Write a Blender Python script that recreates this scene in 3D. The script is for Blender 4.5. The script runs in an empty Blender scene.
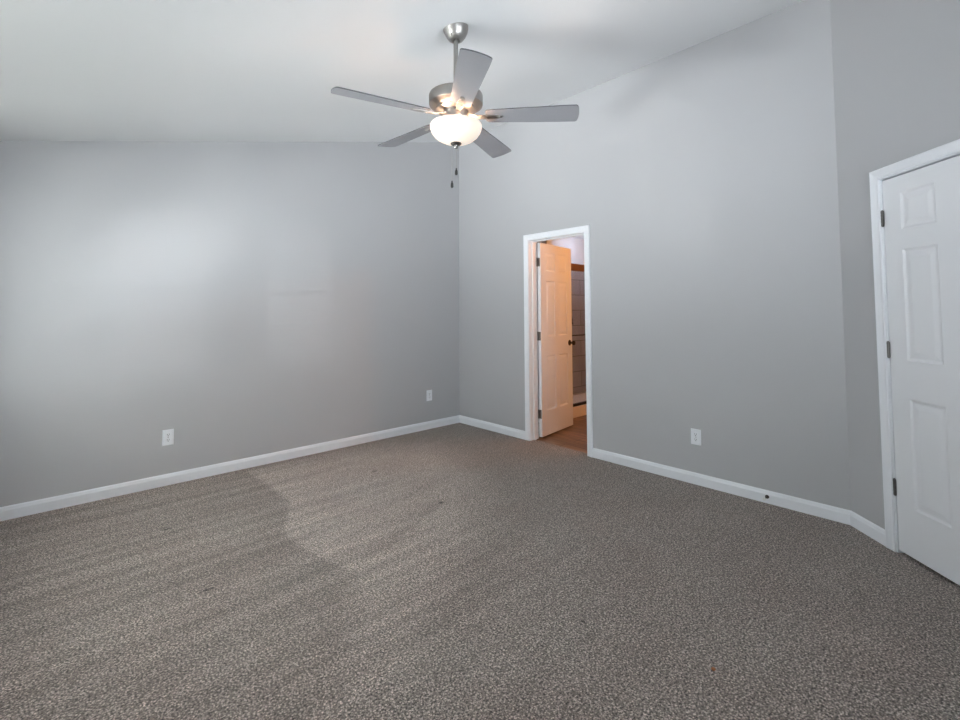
import bpy, bmesh, math, random
from mathutils import Vector, Matrix
random.seed(4)
sc = bpy.context.scene
COL = sc.collection
R = math.radians

# ------------------------------------------------------------------ camera
F_PX, PY = 471.05, 288.73
PITCH, YAW, ROLL = .0475, .8233, -.0049
CAM = Vector((-3.6495, -4.3032, 1.3101))
fwd = Vector((math.cos(YAW)*math.cos(PITCH), math.sin(YAW)*math.cos(PITCH), math.sin(PITCH)))
rgt = Vector((math.sin(YAW), -math.cos(YAW), 0)); up = rgt.cross(fwd)
r2 = rgt*math.cos(ROLL)+up*math.sin(ROLL); u2 = -rgt*math.sin(ROLL)+up*math.cos(ROLL)
cd = bpy.data.cameras.new('camera'); cam = bpy.data.objects.new('camera', cd); COL.objects.link(cam)
M = Matrix((r2, u2, -fwd)).transposed().to_4x4(); M.translation = CAM
cam.matrix_world = M
cd.sensor_fit = 'HORIZONTAL'; cd.sensor_width = 36; cd.lens = 36*F_PX/960
cd.shift_y = (PY-360)/960; cd.clip_start = .02
sc.camera = cam

# ------------------------------------------------------------------ world, exposure
vs = sc.view_settings
vs.view_transform = 'Standard'; vs.look = 'None'; vs.gamma = 1; vs.use_curve_mapping = False
vs.exposure = -0.06
w = bpy.data.worlds.new('sky'); sc.world = w; w.use_nodes = True
bg = w.node_tree.nodes['Background']; bg.inputs[0].default_value = (.85, .92, 1, 1); bg.inputs[1].default_value = 1.3

def lamp(name, kind, loc, direction, energy, color, **kw):
    l = bpy.data.lights.new(name, kind); l.energy = energy; l.color = color
    for k, v in kw.items(): setattr(l, k, v)
    o = bpy.data.objects.new(name, l); COL.objects.link(o); o.location = loc
    if direction is not None: o.rotation_euler = Vector(direction).to_track_quat('-Z', 'Y').to_euler()
    return o
# daylight glancing in off the neighbouring house: draws the faint blind patterns on the left wall
lamp('reflected_sun', 'SUN', (-3, -9, 2), (0.0, 1, -.0), .9, (1, .98, .95), angle=R(.1))
lamp('reflected_sun.001', 'SUN', (-9, -3, 1), (.8, 1, .40), .45, (1, .98, .93), angle=R(.12))
# sky light standing outside each window
EAVE_WIN = [(-1.22, -.57), (-2.27, -1.62)]          # y ranges, wall x=-4.1
REAR_WIN = [(-3.30, -2.65), (-2.24, -1.58)]         # x ranges, wall y=-4.9
for (a, b), ed, eb in zip(EAVE_WIN, (42, 92), (160, 310)):
    lamp('daylight', 'AREA', (-4.62, (a+b)/2, 1.62), (1, 0, .0), ed, (.97, 1, .98), shape='RECTANGLE', size=1.0, size_y=1.7)
    lamp('ground_bounce', 'AREA', (-5.0, (a+b)/2, .50), (1, 0, 1.0), eb, (.98, 1, 1), spread=R(90), shape='RECTANGLE', size=1.3, size_y=.9)
for a, b in REAR_WIN:
    lamp('daylight', 'AREA', ((a+b)/2, -5.42, 1.62), (0, 1, -.1), 155, (.90, .94, 1), shape='RECTANGLE', size=1.0, size_y=1.7)
    lamp('ground_bounce', 'AREA', ((a+b)/2, -5.55, .95), (0, 1, .75), 30, (.96, .98, 1), shape='RECTANGLE', size=1.3, size_y=.9)

# ------------------------------------------------------------------ materials
def srgb(r, g, b):
    f = lambda c: (c/255/12.92) if c/255 <= .04045 else ((c/255+.055)/1.055)**2.4
    return (f(r), f(g), f(b), 1)
def mat(name, color, rough=.5, metal=0., bump=0., scale=200., spec=None, detail=2, var=0.):
    m = bpy.data.materials.new(name); m.use_nodes = True
    nt = m.node_tree; b = nt.nodes['Principled BSDF']
    b.inputs['Base Color'].default_value = color; b.inputs['Roughness'].default_value = rough
    b.inputs['Metallic'].default_value = metal
    if spec is not None: b.inputs['Specular IOR Level'].default_value = spec
    tc = nt.nodes.new('ShaderNodeTexCoord')
    n = nt.nodes.new('ShaderNodeTexNoise'); n.inputs['Scale'].default_value = scale; n.inputs['Detail'].default_value = detail
    nt.links.new(tc.outputs['Object'], n.inputs['Vector'])
    if bump:
        bp = nt.nodes.new('ShaderNodeBump'); bp.inputs['Strength'].default_value = bump; bp.inputs['Distance'].default_value = .002
        nt.links.new(n.outputs['Fac'], bp.inputs['Height']); nt.links.new(bp.outputs['Normal'], b.inputs['Normal'])
    if var:
        mx = nt.nodes.new('ShaderNodeMixRGB'); mx.inputs[1].default_value = color
        mx.inputs[2].default_value = tuple(c*(1-var) for c in color[:3])+(1,)
        nt.links.new(n.outputs['Fac'], mx.inputs[0]); nt.links.new(mx.outputs[0], b.inputs['Base Color'])
    return m
M_wall = mat('grey_wall_paint', srgb(184, 185, 188), .72, bump=.06, scale=260)
M_ceil = mat('ceiling_paint', srgb(226, 228, 230), .75, bump=.08, scale=220)
M_trim = mat('white_trim_paint', srgb(238, 241, 246), .38, bump=.02, scale=60)
M_door = mat('white_door_paint', srgb(236, 238, 242), .4, bump=.05, scale=90)
M_plate = mat('white_plastic', srgb(240, 243, 248), .35, bump=.01)
M_slot = mat('outlet_slot', srgb(40, 42, 48), .6, bump=.01)
M_nickel = mat('brushed_nickel', srgb(170, 168, 165), .42, 1, bump=.05, scale=350, var=.1)
M_bronze = mat('dark_bronze', srgb(74, 66, 60), .35, 1, bump=.03, var=.2)
M_hinge = mat('satin_nickel_hinge', srgb(120, 118, 116), .35, 1, bump=.03, var=.2)
M_blade = mat('silver_blade_finish', srgb(138, 139, 144), .45, .0, bump=.04, scale=120, var=.08)
M_bladeedge = mat('dark_blade_edge', srgb(78, 79, 84), .5, 0, bump=.02)
M_black = mat('black_fob', srgb(28, 27, 27), .5, 0, bump=.03)
M_bulbglass = bpy.data.materials.new('frosted_lit_glass'); M_bulbglass.use_nodes = True
b = M_bulbglass.node_tree.nodes['Principled BSDF']
b.inputs['Base Color'].default_value = srgb(190, 182, 172); b.inputs['Roughness'].default_value = .35
b.inputs['Emission Color'].default_value = (1, .84, .68, 1); b.inputs['Emission Strength'].default_value = .62
M_blind = mat('blind_slat_vinyl', srgb(236, 236, 232), .5, bump=.01)
M_rubber = mat('white_rubber', srgb(230, 230, 230), .6, bump=.02)
M_brass = mat('bronze_rail', srgb(150, 104, 62), .3, .85, bump=.03, var=.2)
M_curb = mat('shower_base_acrylic', srgb(232, 224, 214), .3, bump=.01)
M_crumb = mat('orange_brown_crumb', srgb(150, 92, 52), .8, bump=.3)
M_glass = bpy.data.materials.new('clear_glass'); M_glass.use_nodes = True
nt = M_glass.node_tree; nt.nodes.remove(nt.nodes['Principled BSDF'])
tr = nt.nodes.new('ShaderNodeBsdfTransparent'); tr.inputs[0].default_value = (.97, .98, .98, 1)
gl = nt.nodes.new('ShaderNodeBsdfGlossy'); gl.inputs['Roughness'].default_value = .03
mxs = nt.nodes.new('ShaderNodeMixShader'); mxs.inputs[0].default_value = .05; nt.links.new(tr.outputs[0], mxs.inputs[1]); nt.links.new(gl.outputs[0], mxs.inputs[2])
nt.links.new(mxs.outputs[0], nt.nodes['Material Output'].inputs[0])

def carpet_material():
    m = bpy.data.materials.new('frieze_carpet'); m.use_nodes = True
    nt = m.node_tree; N = nt.nodes; L = nt.links; b = N['Principled BSDF']
    b.inputs['Roughness'].default_value = .95; b.inputs['Specular IOR Level'].default_value = .1
    b.inputs['Sheen Weight'].default_value = .15
    tc = N.new('ShaderNodeTexCoord')
    def noise(scale, detail=2, mapping=None, rough=.5):
        n = N.new('ShaderNodeTexNoise'); n.inputs['Scale'].default_value = scale; n.inputs['Detail'].default_value = detail
        n.inputs['Roughness'].default_value = rough
        if mapping:
            mp = N.new('ShaderNodeMapping'); mp.inputs['Rotation'].default_value = (0, 0, mapping[0]); mp.inputs['Scale'].default_value = mapping[1]
            L.new(tc.outputs['Object'], mp.inputs['Vector']); L.new(mp.outputs[0], n.inputs['Vector'])
        else: L.new(tc.outputs['Object'], n.inputs['Vector'])
        return n.outputs['Fac']
    def math_(op, a, c, clamp=False):
        n = N.new('ShaderNodeMath'); n.operation = op; n.use_clamp = clamp
        for i, v in enumerate((a, c)):
            if isinstance(v, (int, float)): n.inputs[i].default_value = v
            else: L.new(v, n.inputs[i])
        return n.outputs[0]
    def remap(v, a, c, d, e):
        n = N.new('ShaderNodeMapRange'); L.new(v, n.inputs[0])
        for i, x in enumerate((a, c, d, e)): n.inputs[i+1].default_value = x
        return n.outputs[0]
    pile = noise(120, 3, None, .75)
    vor = N.new('ShaderNodeTexVoronoi'); vor.inputs['Scale'].default_value = 140; L.new(tc.outputs['Object'], vor.inputs['Vector'])
    at = N.new('ShaderNodeAttribute'); at.attribute_name = 'nap_and_shade'
    streak = noise(1, 2, (-R(14), (.6, 13, 1)))
    blot = noise(2.2, 3)
    f = remap(pile, .36, .66, .12, 1.8)                       # tuft specks
    f = math_('MULTIPLY', f, remap(vor.outputs['Distance'], .1, .6, 1.35, .45))
    f = math_('MULTIPLY', f, remap(blot, .3, .7, .93, 1.07))
    sx = N.new('ShaderNodeSeparateXYZ'); L.new(tc.outputs['Object'], sx.inputs[0])
    leftmask = math_('MULTIPLY', remap(sx.outputs[0], -1.3, -2.3, .15, 1), remap(sx.outputs[1], -3.2, -1.8, .35, 1))
    st = math_('MULTIPLY', math_('SUBTRACT', remap(streak, .35, .65, .0, 1), .5), math_('MULTIPLY', leftmask, .34))
    f = math_('MULTIPLY', f, math_('ADD', st, 1))
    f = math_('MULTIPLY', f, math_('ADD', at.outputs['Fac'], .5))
    # small dents left by furniture feet
    for (x, y, rx, ry) in DENTS:
        mp = N.new('ShaderNodeMapping'); mp.vector_type = 'POINT'
        mp.inputs['Location'].default_value = (-x/rx, -y/ry, 0); mp.inputs['Scale'].default_value = (1/rx, 1/ry, 1)
        L.new(tc.outputs['Object'], mp.inputs['Vector'])
        ln = N.new('ShaderNodeVectorMath'); ln.operation = 'LENGTH'; L.new(mp.outputs[0], ln.inputs[0])
        f = math_('MULTIPLY', f, remap(ln.outputs['Value'], .5, 1, .35, 1))
    mx = N.new('ShaderNodeMixRGB'); mx.blend_type = 'MULTIPLY'; mx.inputs[0].default_value = 1
    hue = N.new('ShaderNodeMixRGB'); L.new(blot, hue.inputs[0])
    hue.inputs[1].default_value = srgb(*CARPET_A); hue.inputs[2].default_value = srgb(*CARPET_B)
    L.new(hue.outputs[0], mx.inputs[1])
    cmb = N.new('ShaderNodeCombineXYZ')
    for i in range(3): L.new(f, cmb.inputs[i])
    L.new(cmb.outputs[0], mx.inputs[2]); L.new(mx.outputs[0], b.inputs['Base Color'])
    bp = N.new('ShaderNodeBump'); bp.inputs['Strength'].default_value = .8; bp.inputs['Distance'].default_value = .006
    L.new(pile, bp.inputs['Height']); L.new(bp.outputs[0], b.inputs['Normal'])
    return m
CARPET_A, CARPET_B = (180, 163, 155), (168, 159, 152)
DENTS = [(-3.06, -.87, .035, .012), (-3.04, -1.74, .04, .013), (-1.61, -.82, .03, .018), (-1.61, -1.70, .03, .02), (-1.94, -3.09, .008, .02)]

def brick_mat(name, c1, c2, mortar, bw, rh, ms, axes, loc=(0, 0, 0), offset=.5, rough=.3, grain=None, bump=.3):
    m = bpy.data.materials.new(name); m.use_nodes = True
    nt = m.node_tree; N = nt.nodes; L = nt.links; b = N['Principled BSDF']; b.inputs['Roughness'].default_value = rough
    tc = N.new('ShaderNodeTexCoord'); sp = N.new('ShaderNodeSeparateXYZ'); cb = N.new('ShaderNodeCombineXYZ')
    ad = N.new('ShaderNodeVectorMath'); ad.inputs[1].default_value = loc
    L.new(tc.outputs['Object'], ad.inputs[0]); L.new(ad.outputs[0], sp.inputs[0])
    for i, a in enumerate(axes): L.new(sp.outputs[a], cb.inputs[i])
    br = N.new('ShaderNodeTexBrick'); L.new(cb.outputs[0], br.inputs['Vector'])
    br.inputs['Scale'].default_value = 1; br.inputs['Brick Width'].default_value = bw; br.inputs['Row Height'].default_value = rh
    br.inputs['Mortar Size'].default_value = ms; br.offset = offset
    br.inputs['Color1'].default_value = c1; br.inputs['Color2'].default_value = c2; br.inputs['Mortar'].default_value = mortar
    n = N.new('ShaderNodeTexNoise'); n.inputs['Detail'].default_value = 4
    mp = N.new('ShaderNodeMapping'); mp.inputs['Scale'].default_value = grain or (3, 3, 3)
    L.new(cb.outputs[0], mp.inputs[0]); L.new(mp.outputs[0], n.inputs['Vector']); n.inputs['Scale'].default_value = 1
    rp = N.new('ShaderNodeMapRange'); L.new(n.outputs['Fac'], rp.inputs[0])
    k = .5 if grain else .12
    rp.inputs[1].default_value = .3; rp.inputs[2].default_value = .7; rp.inputs[3].default_value = 1-k; rp.inputs[4].default_value = 1+k
    c2_ = N.new('ShaderNodeCombineXYZ'); [L.new(rp.outputs[0], c2_.inputs[i]) for i in range(3)]
    mx = N.new('ShaderNodeMixRGB'); mx.blend_type = 'MULTIPLY'; mx.inputs[0].default_value = 1
    L.new(br.outputs['Color'], mx.inputs[1]); L.new(c2_.outputs[0], mx.inputs[2]); L.new(mx.outputs[0], b.inputs['Base Color'])
    bp = N.new('ShaderNodeBump'); bp.inputs['Strength'].default_value = bump; bp.inputs['Distance'].default_value = .002; bp.invert = True
    L.new(br.outputs['Fac'], bp.inputs['Height']); L.new(bp.outputs[0], b.inputs['Normal'])
    return m

# ------------------------------------------------------------------ helpers
def tag(o, label=None, cat=None, group=None, kind=None):
    if label: o['label'] = label
    if cat: o['category'] = cat
    if group: o['group'] = group
    if kind: o['kind'] = kind
    return o
def obj(name, bm, m, parent=None, smooth=False, bevel=0, loc=None, recalc=True):
    if recalc: bmesh.ops.recalc_face_normals(bm, faces=bm.faces)
    me = bpy.data.meshes.new(name); bm.to_mesh(me); bm.free(); me.materials.append(m)
    o = bpy.data.objects.new(name, me); COL.objects.link(o)
    if smooth:
        me.shade_smooth() if hasattr(me, 'shade_smooth') else None
        me.set_sharp_from_angle(angle=R(35))
    if bevel:
        bv = o.modifiers.new('bevel', 'BEVEL'); bv.width = bevel; bv.segments = 2; bv.limit_method = 'ANGLE'
    if loc is not None: o.location = loc
    if parent: o.parent = parent
    return o
def empty(name, loc=(0, 0, 0), rz=0):
    o = bpy.data.objects.new(name, None); COL.objects.link(o); o.location = loc; o.rotation_euler = (0, 0, rz)
    o.empty_display_size = .1
    return o
def box(bm, x0, x1, y0, y1, z0, z1, mtx=None):
    v = [bm.verts.new(Vector(p)) for p in [(x0,y0,z0),(x1,y0,z0),(x1,y1,z0),(x0,y1,z0),(x0,y0,z1),(x1,y0,z1),(x1,y1,z1),(x0,y1,z1)]]
    for f in [(3,2,1,0),(4,5,6,7),(0,1,5,4),(1,2,6,5),(2,3,7,6),(3,0,4,7)]: bm.faces.new([v[i] for i in f])
    if mtx: bmesh.ops.transform(bm, matrix=mtx, verts=v)
    return v
def lathe(bm, prof, n=48, mtx=None):
    rings = []; allv = []
    for r, z in prof:
        if r < 1e-6: ring = [bm.verts.new((0, 0, z))]
        else: ring = [bm.verts.new((r*math.cos(2*math.pi*i/n), r*math.sin(2*math.pi*i/n), z)) for i in range(n)]
        rings.append(ring); allv += ring
    for a, b in zip(rings, rings[1:]):
        for i in range(n):
            j = (i+1) % n
            q = [a[i % len(a)], a[j % len(a)], b[j % len(b)], b[i % len(b)]]
            u = []
            for v in q:
                if v not in u: u.append(v)
            if len(u) > 2: bm.faces.new(u)
    if mtx: bmesh.ops.transform(bm, matrix=mtx, verts=allv)
def tube(bm, pts, r, n=12, caps=True):
    pts = [Vector(p) for p in pts]; rings = []
    for i, p in enumerate(pts):
        d = (pts[min(i+1, len(pts)-1)]-pts[max(i-1, 0)]).normalized()
        a = d.orthogonal().normalized() if i == 0 else (a-d*a.dot(d)).normalized()
        c = d.cross(a); rr = r[i] if isinstance(r, (list, tuple)) else r
        rings.append([bm.verts.new(p+rr*(a*math.cos(2*math.pi*k/n)+c*math.sin(2*math.pi*k/n))) for k in range(n)])
    for A, B in zip(rings, rings[1:]):
        for k in range(n): bm.faces.new([A[k], A[(k+1) % n], B[(k+1) % n], B[k]])
    if caps: bm.faces.new(rings[0][::-1]); bm.faces.new(rings[-1])
def wall(name, P, d, n, s_rng, top, holes, thick, m, label, zbase=0):
    """wall face through P along unit d, room-side normal n; top(s) height; holes [(s0,s1,z0,z1)]"""
    P, d, n = Vector(P), Vector(d), Vector(n)
    S = sorted({s_rng[0], s_rng[1], *[h[0] for h in holes], *[h[1] for h in holes]})
    Z = sorted({zbase, *[h[2] for h in holes], *[h[3] for h in holes]})+[None]
    bm = bmesh.new(); V = {}
    def v(i, k):
        if (i, k) not in V:
            z = top(S[i]) if Z[k] is None else Z[k]
            V[i, k] = bm.verts.new(P+d*S[i]+Vector((0, 0, z)))
        return V[i, k]
    for i in range(len(S)-1):
        for k in range(len(Z)-1):
            sm = (S[i]+S[i+1])/2; zm = (Z[k]+(Z[k+1] if Z[k+1] is not None else top(sm)))/2
            if any(h[0] < sm < h[1] and h[2] < zm < h[3] for h in holes): continue
            bm.faces.new([v(i, k), v(i+1, k), v(i+1, k+1), v(i, k+1)])
    r = bmesh.ops.extrude_face_region(bm, geom=list(bm.faces))
    for e in r['geom']:
        if isinstance(e, bmesh.types.BMVert): e.co -= n*thick
    return tag(obj(name, bm, m), label, 'wall', kind='structure')

SL, HC = .2417, 3.3619
ceil_z = lambda x: HC+SL*x
XE, YR, LB = -4.1, -4.9, 3.686
T = .12
s2 = math.sqrt(.5)
# ------------------------------------------------------------------ shell
def floor_mesh():
    pts = [(XE, YR), (XE, 0), (0, 0), (0, -LB), (-(YR+LB)*-1, YR)]
    bm = bmesh.new()
    nx, ny = 205, 245
    X0, Y0 = XE-.02, YR-.02; dx = (.06-X0)/nx; dy = (.02-Y0)/ny
    g = [[bm.verts.new((X0+i*dx, Y0+j*dy, 0)) for j in range(ny+1)] for i in range(nx+1)]
    for i in range(nx):
        for j in range(ny): bm.faces.new([g[i][j], g[i+1][j], g[i+1][j+1], g[i][j+1]])
    def bury(): pass
    me = bpy.data.meshes.new('floor'); bm.to_mesh(me); bm.free()
    at = me.color_attributes.new('nap_and_shade', 'FLOAT_COLOR', 'POINT')
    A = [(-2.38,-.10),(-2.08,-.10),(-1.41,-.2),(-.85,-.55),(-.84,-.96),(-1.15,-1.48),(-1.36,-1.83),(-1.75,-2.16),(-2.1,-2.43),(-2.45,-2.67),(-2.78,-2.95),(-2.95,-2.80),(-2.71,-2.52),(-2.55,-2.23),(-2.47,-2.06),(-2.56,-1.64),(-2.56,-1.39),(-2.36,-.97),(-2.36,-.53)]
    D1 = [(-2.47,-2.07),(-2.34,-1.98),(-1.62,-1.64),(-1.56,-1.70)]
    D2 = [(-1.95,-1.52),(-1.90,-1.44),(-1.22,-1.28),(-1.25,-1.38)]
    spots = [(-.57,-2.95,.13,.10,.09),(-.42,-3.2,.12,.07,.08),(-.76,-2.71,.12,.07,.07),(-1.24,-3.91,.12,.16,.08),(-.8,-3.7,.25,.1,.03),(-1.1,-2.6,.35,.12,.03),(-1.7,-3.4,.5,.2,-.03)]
    def inside(x, y, P):
        c = False
        for (x1, y1), (x2, y2) in zip(P, P[1:]+P[:1]):
            if (y1 > y) != (y2 > y) and x < (x2-x1)*(y-y1)/(y2-y1)+x1: c = not c
        return c
    def dist(x, y, P):
        b = 9
        for (x1, y1), (x2, y2) in zip(P, P[1:]+P[:1]):
            vx, vy = x2-x1, y2-y1; t = max(0, min(1, ((x-x1)*vx+(y-y1)*vy)/(vx*vx+vy*vy)))
            b = min(b, math.hypot(x-x1-t*vx, y-y1-t*vy))
        return b
    def soft(x, y, P, w):
        d = dist(x, y, P); d = d if inside(x, y, P) else -d
        return max(0, min(1, .5+d/w))
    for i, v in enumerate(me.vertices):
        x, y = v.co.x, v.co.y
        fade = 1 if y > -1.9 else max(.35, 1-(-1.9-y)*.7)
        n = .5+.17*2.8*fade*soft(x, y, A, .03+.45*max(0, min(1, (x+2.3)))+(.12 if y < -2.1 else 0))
        n += .05*max(0, min(1, (-1.9-x)/.8))-.055*max(0, min(1, (x+1.9)))  # painted light falloff: carpet colour brighter at left, darker towards the right
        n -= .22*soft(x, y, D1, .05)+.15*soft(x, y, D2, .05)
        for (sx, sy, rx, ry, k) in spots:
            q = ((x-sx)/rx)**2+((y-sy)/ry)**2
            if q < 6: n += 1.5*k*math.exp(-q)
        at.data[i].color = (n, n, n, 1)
    me.materials.append(carpet_material())
    o = bpy.data.objects.new('floor', me); COL.objects.link(o)
    return tag(o, 'grey brown cut pile bedroom carpet with vacuum marks', 'carpet', kind='structure')
floor_mesh()
bm = bmesh.new()
x0, x1, y0, y1 = XE-T, .10, YR-T, T
v = [bm.verts.new(p) for p in [(x0,y0,ceil_z(x0)),(x1,y0,ceil_z(x1)),(x1,y1,ceil_z(x1)),(x0,y1,ceil_z(x0)),
     (x0,y0,ceil_z(x0)+.1),(x1,y0,ceil_z(x1)+.1),(x1,y1,ceil_z(x1)+.1),(x0,y1,ceil_z(x0)+.1)]]
for f in [(3,2,1,0),(4,5,6,7),(0,1,5,4),(1,2,6,5),(2,3,7,6),(3,0,4,7)]: bm.faces.new([v[i] for i in f])
tag(obj('ceiling', bm, M_ceil), 'white sloping vaulted ceiling over the bedroom', 'ceiling', kind='structure')

DO = (-1.786, -1.109)        # clear bathroom opening (y range)
DH = 2.031
wall('wall_left', (0, 0, 0), (-1, 0, 0), (0, -1, 0), (0, -XE+T), lambda s: ceil_z(-s), [], T, M_wall, 'plain grey wall on the left with two outlets')
wall('wall_back', (0, 0, 0), (0, -1, 0), (-1, 0, 0), (-T*0, LB), lambda s: HC, [(-DO[1]-.018, -DO[0]+.018, -.001, DH+.018)], T, M_wall, 'tall grey wall holding the open bathroom doorway')
DS = (.332, 1.098)           # clear opening of the closed door along the diagonal wall
dg = Vector((-s2, -s2, 0)); dn = Vector((-s2, s2, 0)); DP = Vector((0, -LB, 0))
wall('wall_right', DP, dg, dn, (0, 1.727), lambda s: ceil_z(-s*s2), [(DS[0]-.018, DS[1]+.018, -.001, DH+.018)], T, M_wall, 'grey angled wall on the right holding the closed white door')
wall('wall_rear', (-1.21, YR, 0), (-1, 0, 0), (0, 1, 0), (-.2, -XE-1.21+T), lambda s: ceil_z(-1.21-s), [(-1.21-b, -1.21-a, .8, 2.15) for a, b in REAR_WIN], T, M_wall, 'grey wall with two windows behind the viewer')
wall('wall_eave', (XE, YR-T, 0), (0, 1, 0), (1, 0, 0), (0, -YR+T), lambda s: ceil_z(XE), [(a-YR+T, b-YR+T, .8, 2.15) for a, b in EAVE_WIN], T, M_wall, 'low grey wall with two windows left of the viewer')

# baseboards
BPROF = [(0, .0), (0, .014), (.062, .014), (.070, .011), (.079, .009), (.086, .004), (.086, 0)]
def baseboard(name, A, B, n, ma=0, mb=0, label=''):
    """ma, mb: slide of each end along A->B per unit of thickness (mitres)"""
    A, B, n = Vector((*A, 0)), Vector((*B, 0)), Vector((*n, 0)); d = (B-A).normalized()
    bm = bmesh.new()
    a = [bm.verts.new(A+d*ma*t+n*t+Vector((0, 0, z-.002))) for z, t in BPROF]
    b = [bm.verts.new(B-d*mb*t+n*t+Vector((0, 0, z-.002))) for z, t in BPROF]
    for i in range(len(a)-1): bm.faces.new([a[i], a[i+1], b[i+1], b[i]])
    bm.faces.new(a[::-1]); bm.faces.new(b)
    return tag(obj(name, bm, M_trim), label, 'baseboard', kind='structure')
CW = .058
t8 = math.tan(R(22.5))
baseboard('baseboard_left', (XE, 0), (0, 0), (0, -1), 1, 1, 'white baseboard along the left wall')
baseboard('baseboard_back', (0, 0), (0, DO[1]+CW-.003), (-1, 0), 1, 0, 'short white baseboard between the room corner and the bathroom doorway')
baseboard('baseboard_back.001', (0, DO[0]-CW+.003), (0, -LB), (-1, 0), 0, t8, 'long white baseboard right of the bathroom doorway')
e = DP+dg*(DS[0]-CW+.003)
baseboard('baseboard_right', (0, -LB), (e.x, e.y), (dn.x, dn.y), t8, 0, 'short white baseboard piece beside the closed white door')
e = DP+dg*(DS[1]+CW-.003)
baseboard('baseboard_right.001', (e.x, e.y), (-1.214, YR), (dn.x, dn.y), 0, t8, 'white baseboard beyond the latch side of the closed door')
baseboard('baseboard_rear', (-1.214, YR), (XE, YR), (0, 1), t8, 1, 'white baseboard under the rear windows')
baseboard('baseboard_eave', (XE, YR), (XE, 0), (1, 0), 1, 1, 'white baseboard under the eave wall windows')

# door casings and jambs
CPROF = [(0, 0), (0, .010), (.006, .013), (.016, .011), (.040, .015), (.050, .018), (CW-.003, .017), (CW, .012), (CW, 0)]
def casing(bm, P, d, n, s0, s1, zt):
    P, d, n = Vector(P), Vector(d), Vector(n); Z = Vector((0, 0, 1))
    rows = []
    for a, t in CPROF:
        rows.append([bm.verts.new(q) for q in (P+d*(s0-a)+n*t-Z*.002, P+d*(s0-a)+n*t+Z*(zt+a), P+d*(s1+a)+n*t+Z*(zt+a), P+d*(s1+a)+n*t-Z*.002)])
    for A, B in zip(rows, rows[1:]):
        for i in range(3): bm.faces.new([A[i], A[i+1], B[i+1], B[i]])
def door_trim(name, P, d, n, s0, s1, stop_at, label):
    P, d, n = Vector(P), Vector(d).normalized(), Vector(n)
    bm = bmesh.new()
    casing(bm, P, d, n, s0-.004, s1+.004, DH+.004)
    casing(bm, P-n*T, d, -n, s0-.004, s1+.004, DH+.004)
    F = Matrix((d, -n, (0, 0, 1))).transposed().to_4x4(); F.translation = P
    j = .018
    box(bm, s0-j, s0, .0, T, -.002, DH, F); box(bm, s1, s1+j, .0, T, -.002, DH, F); box(bm, s0-j, s1+j, .0, T, DH, DH+j, F)
    a, b = stop_at
    box(bm, s0, s0+.011, a, b, -.002, DH-.011, F); box(bm, s1-.011, s1, a, b, -.002, DH-.011, F); box(bm, s0, s1, a, b, DH-.011, DH, F)
    return tag(obj(name, bm, M_trim), label, 'door frame', kind='structure')
door_trim('trim_1', DP, dg, dn, DS[0], DS[1], (.040, .075), 'white moulded frame around the closed door at the right edge')
door_trim('trim_2', (0, 0, 0), (0, -1, 0), (-1, 0, 0), -DO[1], -DO[0], (.045, .080), 'white moulded frame around the open bathroom doorway')

# six panel door leaf; local x = width from the hinge edge, y = thickness, z = height
def leaf_mesh(W, H, th, xs, zs, deep=1):
    bm = bmesh.new()
    S = sorted({0, W, *[a for p in xs for a in p]}); Z = sorted({0, H, *[a for p in zs for a in p]})
    rings = [(0, 0), (.004, .002), (.012, .0055), (.022, .0055), (.044, .002), (.048, .0018)]
    for side in (0, 1):
        y = th*side; sg = 1 if side == 0 else -1
        for i in range(len(S)-1):
            for k in range(len(Z)-1):
                a, b, c, d_ = S[i], S[i+1], Z[k], Z[k+1]
                if (a, b) in xs and (c, d_) in zs:
                    prev = None
                    for ins, dep in rings:
                        q = [bm.verts.new(p) for p in ((a+ins, y+sg*dep*deep, c+ins), (b-ins, y+sg*dep*deep, c+ins), (b-ins, y+sg*dep*deep, d_-ins), (a+ins, y+sg*dep*deep, d_-ins))]
                        if prev:
                            for m_ in range(4): bm.faces.new([prev[m_], prev[(m_+1) % 4], q[(m_+1) % 4], q[m_]])
                        prev = q
                    bm.faces.new(prev)
                else:
                    bm.faces.new([bm.verts.new(p) for p in ((a, y, c), (b, y, c), (b, y, d_), (a, y, d_))])
    for q in (((0,0,0),(0,th,0),(0,th,H),(0,0,H)), ((W,0,0),(W,th,0),(W,th,H),(W,0,H)), ((0,0,0),(W,0,0),(W,th,0),(0,th,0)), ((0,0,H),(W,0,H),(W,th,H),(0,th,H))):
        bm.faces.new([bm.verts.new(p) for p in q])
    bmesh.ops.remove_doubles(bm, verts=bm.verts, dist=1e-5)
    return bm
ZS = [(.250, .820), (1.020, 1.610), (1.715, 1.915)]
def hinge_mesh(bm, leafs=()):
    # knuckle barrel in five sections with ball tips, at local origin along z
    h = .084
    prof = [(0, -h/2-.006), (.0045, -h/2-.003), (.0062, -h/2)]
    for k in range(5):
        z0, z1 = -h/2+k*h/5, -h/2+(k+1)*h/5
        prof += [(.0062, z0+.0008), (.0068, z0+.0016), (.0068, z1-.0016), (.0062, z1-.0008)]
    prof += [(.0062, h/2), (.0045, h/2+.003), (0, h/2+.006)]
    lathe(bm, prof, 16)
    for m_ in leafs: box(bm, .006, .026, -.0012, .0012, -h/2, h/2, m_)
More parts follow.
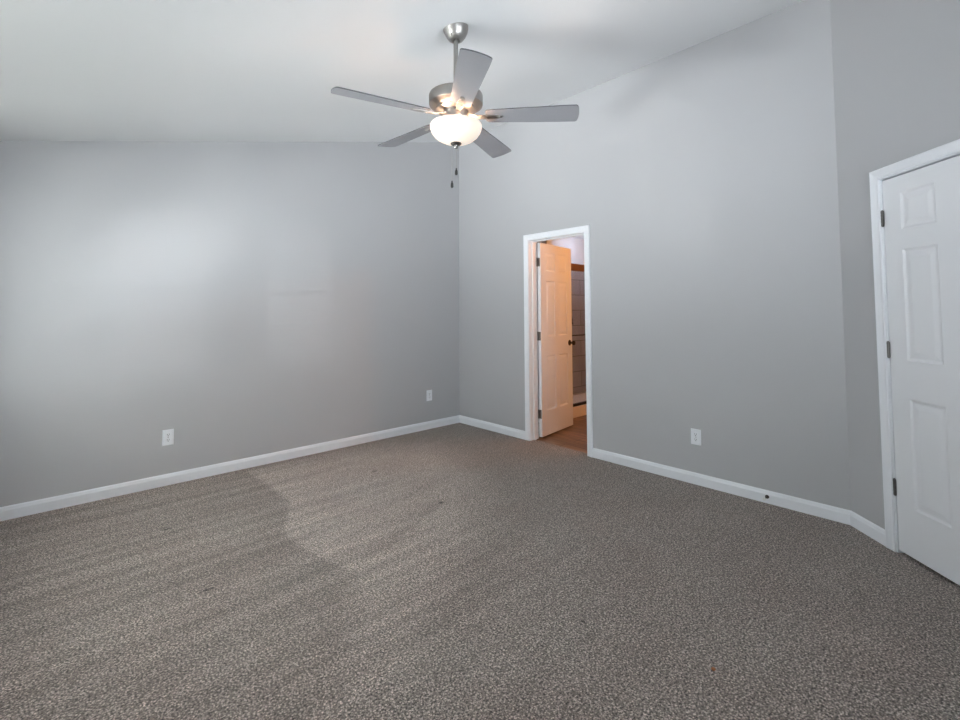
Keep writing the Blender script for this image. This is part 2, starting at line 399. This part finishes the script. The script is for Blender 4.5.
def knob(parent, W, th, both=True, m=M_bronze, z=.93):
    P = [(.0, -.001), (.032, -.001), (.032, .005), (.027, .009), (.012, .011), (.011, .030), (.017, .036), (.026, .044), (.0285, .053), (.026, .062), (.016, .069), (0, .071)]
    for y, s in ((0, -1), (th, 1)):
        bm = bmesh.new(); lathe(bm, P, 32, Matrix.Translation((W-.06, y, z)) @ Matrix.Rotation(-s*math.pi/2, 4, 'X'))
        tag(obj('door_knob', bm, m, parent, smooth=True), 'round dark metal knob')

# closed door on the angled wall: local x runs along dg, local y away from the room
ang = math.atan2(dg.y, dg.x)
WL = DS[1]-DS[0]-.006
bm = leaf_mesh(WL, 2.004, .035, [(.110, .312), (WL-.312, WL-.110)], ZS)
P0 = DP+dg*(DS[0]+.003)-dn*.003
d1 = obj('door_1', bm, M_door); d1.matrix_world = Matrix((dg, -dn, (0, 0, 1))).transposed().to_4x4()
d1.matrix_world.translation
mw = Matrix((dg, -dn, (0, 0, 1))).transposed().to_4x4(); mw.translation = P0+Vector((0, 0, .018)); d1.matrix_world = mw
tag(d1, 'closed white six panel door at the right edge of the room', 'door', kind='structure')
for z in (.33, 1.07, 1.795):
    bm = bmesh.new(); hinge_mesh(bm, [Matrix.Translation((-.016, .0, 0))])
    bmesh.ops.transform(bm, matrix=Matrix.Translation((-.001, -.006, z)), verts=bm.verts)
    tag(obj('hinge', bm, M_hinge, d1, smooth=True), 'satin metal hinge on the closed door')
knob(d1, WL, .035)

# unseen box added behind the closed door, stops light leaking under it
bm = bmesh.new(); F = Matrix((dg, -dn, (0, 0, 1))).transposed().to_4x4(); F.translation = DP
q0, q1, h0 = T+.001, T+.62, 2.2
for a in ((DS[0]-.12, DS[1]+.12, q1, q1+.04, 0, h0), (DS[0]-.12, DS[0]-.08, q0, q1, 0, h0), (DS[1]+.08, DS[1]+.12, q0, q1, 0, h0), (DS[0]-.12, DS[1]+.12, q0, q1+.04, h0, h0+.04), (DS[0]-.12, DS[1]+.12, q0, q1+.04, -.05, -.004)):
    box(bm, *a, F)
tag(obj('wall_light_block', bm, M_wall), 'unseen box added behind the right hand door to block leaking light', 'wall', kind='structure')

# open bathroom door
LW = DO[1]-DO[0]-.006
th_open = R(98.5)
bm = leaf_mesh(LW, 2.004, .035, [(.105, .300), (LW-.300, LW-.105)], ZS, 1.6)
# local frame: x from hinge edge to free edge, y from the bathroom-side face (pin side) to the room-side face
pin = Vector((T+.004, DO[1]-.001, .018))
dv = Vector((math.sin(th_open), -math.cos(th_open), 0))
nv = Vector((math.cos(th_open-math.pi), math.sin(th_open-math.pi), 0))      # room-side face direction when open
nv = Vector((dv.y, -dv.x, 0))
mw = Matrix((dv, nv, (0, 0, 1))).transposed().to_4x4(); mw.translation = pin+dv*.005+nv*.004
d2 = obj('door_2', bm, M_door); d2.matrix_world = mw
tag(d2, 'six panel bathroom door standing open into the warm lit bathroom', 'door', kind='structure')
for z in (.23, 1.03, 1.80):
    bm = bmesh.new(); lathe_m = []
    hinge_mesh(bm, [])
    # one leaf on the door edge, one on the jamb face
    box(bm, 0.004, .0065, .002, .034, -.0445, .0445)
    loc = Matrix.Translation((-.005, -.004, z))
    bmesh.ops.transform(bm, matrix=loc, verts=bm.verts)
    tag(obj('hinge', bm, M_hinge, d2, smooth=True), 'metal hinge on the open bathroom door')
knob(d2, LW, .035)

# ------------------------------------------------------------------ windows (behind the viewer) with blinds
wn = 0
def window(P, d, n, width):
    """P = lower left corner on the room face, d along the wall, n into the room"""
    global wn; wn += 1
    P, d, n = Vector(P), Vector(d), Vector(n)
    F = Matrix((d, -n, (0, 0, 1))).transposed().to_4x4(); F.translation = P
    H = 1.35; bm = bmesh.new()
    f = .035
    for (a, b, c, e) in ((0, width, 0, f), (0, width, H-f, H), (0, f, f, H-f), (width-f, width, f, H-f), (f, width-f, H/2-.02, H/2+.02)):
        box(bm, a, b, .07, .11, c, e)
    wo = obj('window_%d' % wn, bm, M_trim); wo.matrix_world = F
    tag(wo, 'white double hung window with lowered blinds in the wall %s, %s' % (('left of the viewer', 'nearer the left wall' if wn == 1 else 'farther from the left wall') if wn < 3 else ('behind the viewer', 'nearer the eave' if wn == 3 else 'nearer the door')), 'window', kind='structure')
    bm = bmesh.new(); box(bm, f, width-f, .092, .096, f, H-f)
    obj('window_pane', bm, M_glass, wo)
    bm = bmesh.new(); box(bm, -.02, width+.02, -.03, .065, -.02, 0); obj('window_sill', bm, M_trim, wo, bevel=.003)
    bl = empty('window_blind'); bl.matrix_world = F
    bm = bmesh.new(); box(bm, .008, width-.008, .012, .055, H-.045, H-.004); obj('headrail', bm, M_blind, bl)
    bm = bmesh.new(); n_ = 29; tilt = R(-4 if wn < 3 else -36)
    for i in range(n_):
        z = .03+i*(H-.09)/(n_-1)
        box(bm, .01, width-.01, -.0235, .0235, -.0012, .0012, Matrix.Translation((0, .036, z)) @ Matrix.Rotation(tilt, 4, 'X'))
    obj('slats', bm, M_blind, bl)
    bm = bmesh.new(); box(bm, .01, width-.01, .014, .052, .002, .016); obj('bottom_rail', bm, M_blind, bl)
    tag(bl, ['white horizontal blind in the eave wall window nearer the left wall', 'white horizontal blind in the eave wall window farther from the left wall',
             'white horizontal blind in the rear window nearer the eave', 'white horizontal blind in the rear window nearer the angled wall'][wn-1], 'blind', 'window blinds')
for a, b_ in EAVE_WIN[:]: window((XE, a, .8), (0, 1, 0), (1, 0, 0), b_-a)
for a, b_ in REAR_WIN[:]: window((b_, YR, .8), (-1, 0, 0), (0, 1, 0), b_-a)

# ------------------------------------------------------------------ bathroom beyond the doorway
BX = 2.75; BY = -3.4; BZ = 2.44
M_bwall = mat('bathroom_wall_paint', srgb(200, 200, 202), .55, bump=.05, scale=240)
M_wood = brick_mat('wood_plank_floor', srgb(128, 98, 74), srgb(98, 74, 56), srgb(40, 30, 24), .95, .15, .003, (1, 0, 2), rough=.45, grain=(2.5, 45, 1), bump=.15)
M_tile = brick_mat('grey_wall_tile', srgb(150, 146, 150), srgb(138, 135, 140), srgb(84, 78, 80), .46, .232, .005, (0, 2, 1), loc=(.10, 0, -.157), rough=.28)
bm = bmesh.new(); box(bm, .055, BX, BY, 0, -.05, -.001)
tag(obj('floor_bathroom', bm, M_wood), 'brown wood plank floor inside the bathroom', 'floor', kind='structure')
bm = bmesh.new(); box(bm, T, BX, BY, 0, BZ, BZ+.05)
tag(obj('ceiling_bathroom', bm, M_ceil), 'white bathroom ceiling', 'ceiling', kind='structure')
def slab(name, a, m, label):
    bm = bmesh.new(); box(bm, *a); return tag(obj(name, bm, m), label, 'wall', kind='structure')
slab('wall_bathroom_left', (T, BX+.1, 0, .1, -.05, BZ+.05), M_bwall, 'bathroom wall behind the shower')
slab('wall_bathroom_far', (BX, BX+.1, BY, 0, -.05, BZ+.05), M_bwall, 'far bathroom wall')
slab('wall_bathroom_right', (T, BX, BY-.1, BY, -.05, BZ+.05), M_bwall, 'bathroom wall out of sight to the right')
slab('wall_bathroom_stub', (T+.55, T+.65, -.80, 0, 0, BZ), M_bwall, 'short wall at the near end of the shower')
slab('wall_tile', (T+.65, BX, -.02, 0, .06, 2.03), M_tile, 'large grey tiles on the shower wall')
# shower base with curb
bm = bmesh.new()
box(bm, T+.651, BX, -.815, -.735, 0, .130); box(bm, T+.651, BX, -.735, -.021, 0, .045)
tag(obj('shower_tray', bm, M_curb, bevel=.006), 'cream shower base with a low curb on the wood floor', 'shower tray')
sd = empty('shower_door', (T+.652, -.775, .130))
LX = BX-T-.654
bm = bmesh.new(); box(bm, 0, LX, -.02, .02, 0, .03); tag(obj('bottom_track', bm, M_bronze, sd, bevel=.003), 'dark metal track on the curb')
bm = bmesh.new(); box(bm, 0, LX, -.028, .028, 1.680, 1.768); tag(obj('header_rail', bm, M_brass, sd, bevel=.008), 'reddish brown metal header rail')
bm = bmesh.new(); box(bm, .01, LX*.55, -.012, -.006, .03, 1.69); obj('glass_panel', bm, M_glass, sd)
bm = bmesh.new(); box(bm, LX*.48, LX-.01, .006, .012, .03, 1.69); obj('glass_panel', bm, M_glass, sd)
bm = bmesh.new()
tube(bm, [(.12, -.012, .875), (.12, -.05, .875)], .007); tube(bm, [(LX*.55-.12, -.012, .875), (LX*.55-.12, -.05, .875)], .007)
tube(bm, [(.09, -.05, .875), (LX*.55-.09, -.05, .875)], .008)
tag(obj('towel_bar', bm, M_bronze, sd, smooth=True), 'thin dark bar across the glass')
tag(sd, 'glass shower door with brown header rail seen behind the open door', 'shower door')
bm = bmesh.new()
lathe(bm, [(0, 0), (.082, 0), (.082, .006), (.070, .012), (.030, .016), (.026, .050), (0, .052)], 32, Matrix.Translation((2.14, -.02, 1.17)) @ Matrix.Rotation(math.pi/2, 4, 'X'))
tube(bm, [(2.14, -.065, 1.17), (2.16, -.075, 1.10)], [.010, .007])
tag(obj('shower_valve', bm, M_bronze, smooth=True), 'round dark valve plate on the grey shower tile', 'shower valve')
# flush ceiling light of the bathroom
vl = empty('bathroom_ceiling_light', (1.25, -2.3, BZ))
bm = bmesh.new(); lathe(bm, [(0, 0), (.16, 0), (.16, -.02), (.14, -.025), (0, -.025)], 40); obj('back_plate', bm, M_nickel, vl, smooth=True)
bm = bmesh.new(); lathe(bm, [(.14, -.025), (.135, -.05), (.10, -.075), (.05, -.088), (0, -.09)], 40); obj('glass_dome', bm, M_bulbglass, vl, smooth=True)
tag(vl, 'flush dome light on the bathroom ceiling out of sight to the right', 'ceiling light')
lamp('bathroom_bulb', 'POINT', (1.25, -2.3, BZ-.17), None, 48, (1, .41, .12), shadow_soft_size=.07)
lamp('shower_fill', 'POINT', (2.2, -.45, 2.3), None, 8.0, (.75, .82, 1), shadow_soft_size=.08)  # added unseen fill lamp, brightens the upper shower tile with bluish light

# ------------------------------------------------------------------ ceiling fan
FX, FY = -2.019, -2.357
fan = empty('ceiling_fan', (FX, FY, 2.374))
FZ = 2.374
zc = ceil_z(FX)-FZ
bm = bmesh.new()
# canopy hangs plumb from the sloping ceiling: cup whose rim is cut to the slope
prof = [(.010, -.066), (.026, -.072), (.040, -.066), (.055, -.046), (.066, -.022), (.070, -.008), (.070, .0)]
lathe(bm, prof, 48)
top = [v for v in bm.verts if v.co.z > -.010]
for v in top: v.co.z += SL*v.co.x*(1 if v.co.z > -.001 else .5)
bmesh.ops.transform(bm, matrix=Matrix.Translation((0, 0, zc)), verts=bm.verts)
for a in (R(200), R(255)):
    lathe(bm, [(0, .0), (.004, 0), (.004, .004), (0, .005)], 10, Matrix.Translation((.048*math.cos(a), .048*math.sin(a), zc-.056)) @ Matrix.Rotation(a, 4, 'Z') @ Matrix.Rotation(math.pi/2, 4, 'Y'))
tag(obj('canopy', bm, M_nickel, fan, smooth=True), 'brushed metal ceiling cup')
bm = bmesh.new(); tube(bm, [(0, 0, .12), (0, 0, zc-.06)], .0125, 20)
tube(bm, [(0, 0, .125), (0, 0, .165)], .022, 24)
tag(obj('downrod', bm, M_nickel, fan, smooth=True), 'brushed metal rod')
bm = bmesh.new()
lathe(bm, [(0, .128), (.05, .128), (.13, .126), (.145, .121), (.148, .114), (.148, .070), (.146, .064), (.138, .060), (.126, .050), (.118, .046), (.112, .044), (.108, .036), (.09, .030), (.06, .030), (0, .030)], 64)
tag(obj('motor_housing', bm, M_nickel, fan, smooth=True), 'drum shaped brushed metal motor housing')
bm = bmesh.new()
lathe(bm, [(0, .030), (.068, .030), (.068, -.012), (.060, -.020), (.060, -.035), (.050, -.040), (.050, -.060), (0, -.060)], 48)
tag(obj('switch_housing', bm, M_nickel, fan, smooth=True), 'metal collar between motor and glass bowl')
# glass bowl
bm = bmesh.new()
for_z = .955
bp_ = [(.128, -.040), (.139, -.044), (.142, -.052), (.141, -.066), (.134, -.086), (.120, -.106), (.098, -.124), (.070, -.138), (.038, -.146), (.012, -.148)]
lathe(bm, bp_+[(.012, -.145), (.037, -.143), (.068, -.135), (.096, -.121), (.117, -.104), (.131, -.085), (.138, -.066), (.138, -.053), (.128, -.046)], 64)
bowl = tag(obj('glass_bowl', bm, M_bulbglass, fan, smooth=True), 'lit frosted white glass bowl')
bm = bmesh.new(); lathe(bm, [(.004, -.142), (.030, -.147), (.030, -.151), (.024, -.156), (.012, -.158), (.010, -.164), (.012, -.168), (.009, -.174), (0, -.176)], 32)
tag(obj('finial', bm, M_hinge, bowl, smooth=True), 'small metal cap under the bowl')
# pull chains
for (cx, cy, zb) in ((-.022*rgt.x, -.022*rgt.y, -.392), (.001*rgt.x, .001*rgt.y, -.322)):
    bm = bmesh.new(); z = -.158
    tube(bm, [(cx, cy, -.15), (cx, cy, zb+.035)], .0015, 6)
    while z > zb+.035:
        lathe(bm, [(0, -.0016), (.0016, 0), (0, .0016)], 6, Matrix.Translation((cx, cy, z))); z -= .0055
    ch = tag(obj('pull_chain', bm, M_nickel, fan), 'thin beaded metal chain')
    bm = bmesh.new(); lathe(bm, [(0, .040), (.003, .038), (.004, .030), (.007, .022), (.0078, .006), (.006, 0), (0, -.001)], 16, Matrix.Translation((cx, cy, zb)))
    tag(obj('fob', bm, M_black, ch, smooth=True), 'small black pull')
# blades
def blade_bm():
    bm = bmesh.new(); pts = []
    x0, x1 = .165, .655
    def half(x):
        t = (x-x0)/(x1-x0); return .054+.016*min(1, t*1.15)
    up_ = [(x0+(x1-x0-.0)*i/14, half(x0+(x1-x0)*i/14)) for i in range(15)]
    tip = [(x1+.0115*math.cos(a), 0) for a in ()]
    out = [(x0, -.040), (x0+.012, -half(x0)+.002)]+[(x, -h) for x, h in up_[1:-1]]+[(x1-.010, -.070), (x1-.002, -.064)]
    out += [(x1+.008*(1-(q/.06)**2), q) for q in (-.05, -.03, 0, .03, .05)]
    out += [(x1-.002, .064), (x1-.010, .070)]+[(x, h) for x, h in reversed(up_[1:-1])]+[(x0+.012, half(x0)-.002), (x0, .040)]
    a = [bm.verts.new((x, y, -.003)) for x, y in out]; b = [bm.verts.new((x, y, .003)) for x, y in out]
    bm.faces.new(a[::-1]); bm.faces.new(b)
    n = len(out)
    for i in range(n):
        f = bm.faces.new([a[i], a[(i+1) % n], b[(i+1) % n], b[i]]); f.material_index = 1
    return bm
def iron_bm():
    # arm curving out from the motor, ending in a long narrow plate under the blade root
    bm = bmesh.new(); prof = [(.062, .010, .016, .020), (.085, .006, .014, .010), (.105, -.002, .013, .004), (.125, -.008, .014, -.001), (.150, -.009, .019, -.003), (.178, -.009, .018, -.003), (.215, -.009, .013, -.003), (.245, -.009, .011, -.003), (.256, -.009, .007, -.003)]
    rows = []
    for x, zl, h, zt in prof: rows.append([bm.verts.new((x, -h, zl)), bm.verts.new((x, h, zl)), bm.verts.new((x, h, zt)), bm.verts.new((x, -h, zt))])
    for A, B in zip(rows, rows[1:]):
        for i in range(4): bm.faces.new([A[i], A[(i+1) % 4], B[(i+1) % 4], B[i]])
    bm.faces.new(rows[0]); bm.faces.new(rows[-1])
    for x, y in ((.172, .010), (.172, -.010), (.238, 0)):
        lathe(bm, [(0, -.0135), (.003, -.0128), (.0042, -.011), (.0042, -.009)], 12, Matrix.Translation((x, y, 0)))
    return bm
TILT = R(-12); OFF = 21.6
b0 = obj('blade', blade_bm(), M_blade, fan); b0.data.materials.append(M_bladeedge)
tag(b0, 'silver grey fan blade')
i0 = tag(obj('blade_bracket', iron_bm(), M_nickel, b0, bevel=.0015), 'metal bracket holding the blade')
for k in range(5):
    if k == 0: b_, i_ = b0, i0
    else:
        b_ = b0.copy(); COL.objects.link(b_); b_.parent = fan
        i_ = i0.copy(); COL.objects.link(i_); i_.parent = b_
    b_.rotation_euler = (Matrix.Rotation(R(OFF+72*k), 3, 'Z') @ Matrix.Rotation(R((.9, 0, -.5, .2, 1.6)[k]), 3, 'Y') @ Matrix.Rotation(TILT, 3, 'X')).to_euler()
tag(fan, 'brushed metal five blade ceiling fan with a lit glass bowl', 'ceiling fan')
for k in range(3):
    a = R(30+120*k)
    lamp('fan_bulb', 'POINT', (FX+.085*math.cos(a), FY+.085*math.sin(a), FZ-.062), None, 2.6, (1, .62, .40), shadow_soft_size=.014)

# ------------------------------------------------------------------ outlets
def outlet(P, d, n, label):
    P, d, n = Vector(P), Vector(d), Vector(n)
    F = Matrix((d, -n, (0, 0, 1))).transposed().to_4x4(); F.translation = P
    root = empty('wall_outlet'); root.matrix_world = F
    bm = bmesh.new()
    w_, h_ = .0375, .059
    a = [bm.verts.new(p) for p in ((-w_, 0, -h_), (w_, 0, -h_), (w_, 0, h_), (-w_, 0, h_))]
    b = [bm.verts.new(p) for p in ((-w_, -.003, -h_), (w_, -.003, -h_), (w_, -.003, h_), (-w_, -.003, h_))]
    c = [bm.verts.new(p) for p in ((-w_+.004, -.006, -h_+.004), (w_-.004, -.006, -h_+.004), (w_-.004, -.006, h_-.004), (-w_+.004, -.006, h_-.004))]
    for A, B in ((a, b), (b, c)):
        for i in range(4): bm.faces.new([A[i], A[(i+1) % 4], B[(i+1) % 4], B[i]])
    bm.faces.new(a[::-1]); bm.faces.new(c)
    obj('cover_plate', bm, M_plate, root)
    for s in (-1, 1):
        bm = bmesh.new(); zc_ = .0195*s
        out = []
        for i in range(28):
            t = 2*math.pi*i/28; out.append((.0172*math.cos(t), max(-.0125, min(.0125, .0172*math.sin(t)))))
        p = [bm.verts.new((x, -.0055, zc_+z)) for x, z in out]; q = [bm.verts.new((x, -.0085, zc_+z)) for x, z in out]
        bm.faces.new(p[::-1]); bm.faces.new(q)
        for i in range(28): bm.faces.new([p[i], p[(i+1) % 28], q[(i+1) % 28], q[i]])
        rc = obj('receptacle', bm, M_plate, root)
        bm = bmesh.new()
        box(bm, -.0075, -.0050, -.0089, -.0080, zc_-.001, zc_+.0085); box(bm, .0050, .0075, -.0089, -.0080, zc_-.001, zc_+.0085)
        lathe(bm, [(0, 0), (.0030, 0), (.0030, .0009), (0, .0009)], 12, Matrix.Translation((0, -.0080, zc_-.007)) @ Matrix.Rotation(math.pi/2, 4, 'X'))
        tag(obj('slots', bm, M_slot, rc), 'dark plug slots')
    bm = bmesh.new(); lathe(bm, [(0, .0015), (.003, .001), (.0035, 0)], 12, Matrix.Translation((0, -.006, 0)) @ Matrix.Rotation(math.pi/2, 4, 'X'))
    obj('screw', bm, M_nickel, root)
    tag(root, label, 'outlet', 'wall outlets')
outlet((-2.921, 0, .358), (1, 0, 0), (0, -1, 0), 'white wall outlet low on the left wall, far left and nearest the viewer')
outlet((-.446, 0, .368), (1, 0, 0), (0, -1, 0), 'small white wall outlet on the left wall close to the room corner')
outlet((0, -2.762, .352), (0, -1, 0), (-1, 0, 0), 'white wall outlet on the tall wall right of the bathroom doorway')

# door stop on the baseboard
ds = empty('door_stop', (-.014, -3.234, .045))
bm = bmesh.new(); lathe(bm, [(0, 0), (.012, 0), (.012, .004), (.006, .007), (.0045, .012), (.0045, .05), (.006, .052), (.006, .056)], 20, Matrix.Rotation(-math.pi/2, 4, 'Y'))
tag(obj('rod', bm, M_bronze, ds, smooth=True), 'dark metal rod')
bm = bmesh.new(); lathe(bm, [(0, .056), (.009, .056), (.0095, .066), (.007, .070), (0, .071)], 20, Matrix.Rotation(-math.pi/2, 4, 'Y'))
tag(obj('bumper_tip', bm, M_rubber, ds, smooth=True), 'white rubber tip')
tag(ds, 'small dark door stop with a white tip on the long baseboard', 'door stop')

# crumb on the carpet
bm = bmesh.new(); bmesh.ops.create_icosphere(bm, subdivisions=2, radius=.008)
for v in bm.verts: v.co *= random.uniform(.75, 1.2); v.co.z *= .5
tag(obj('crumb', bm, M_crumb, loc=(-1.82, -3.57, .003)), 'tiny orange brown crumb lying on the carpet near the viewer', 'crumb')
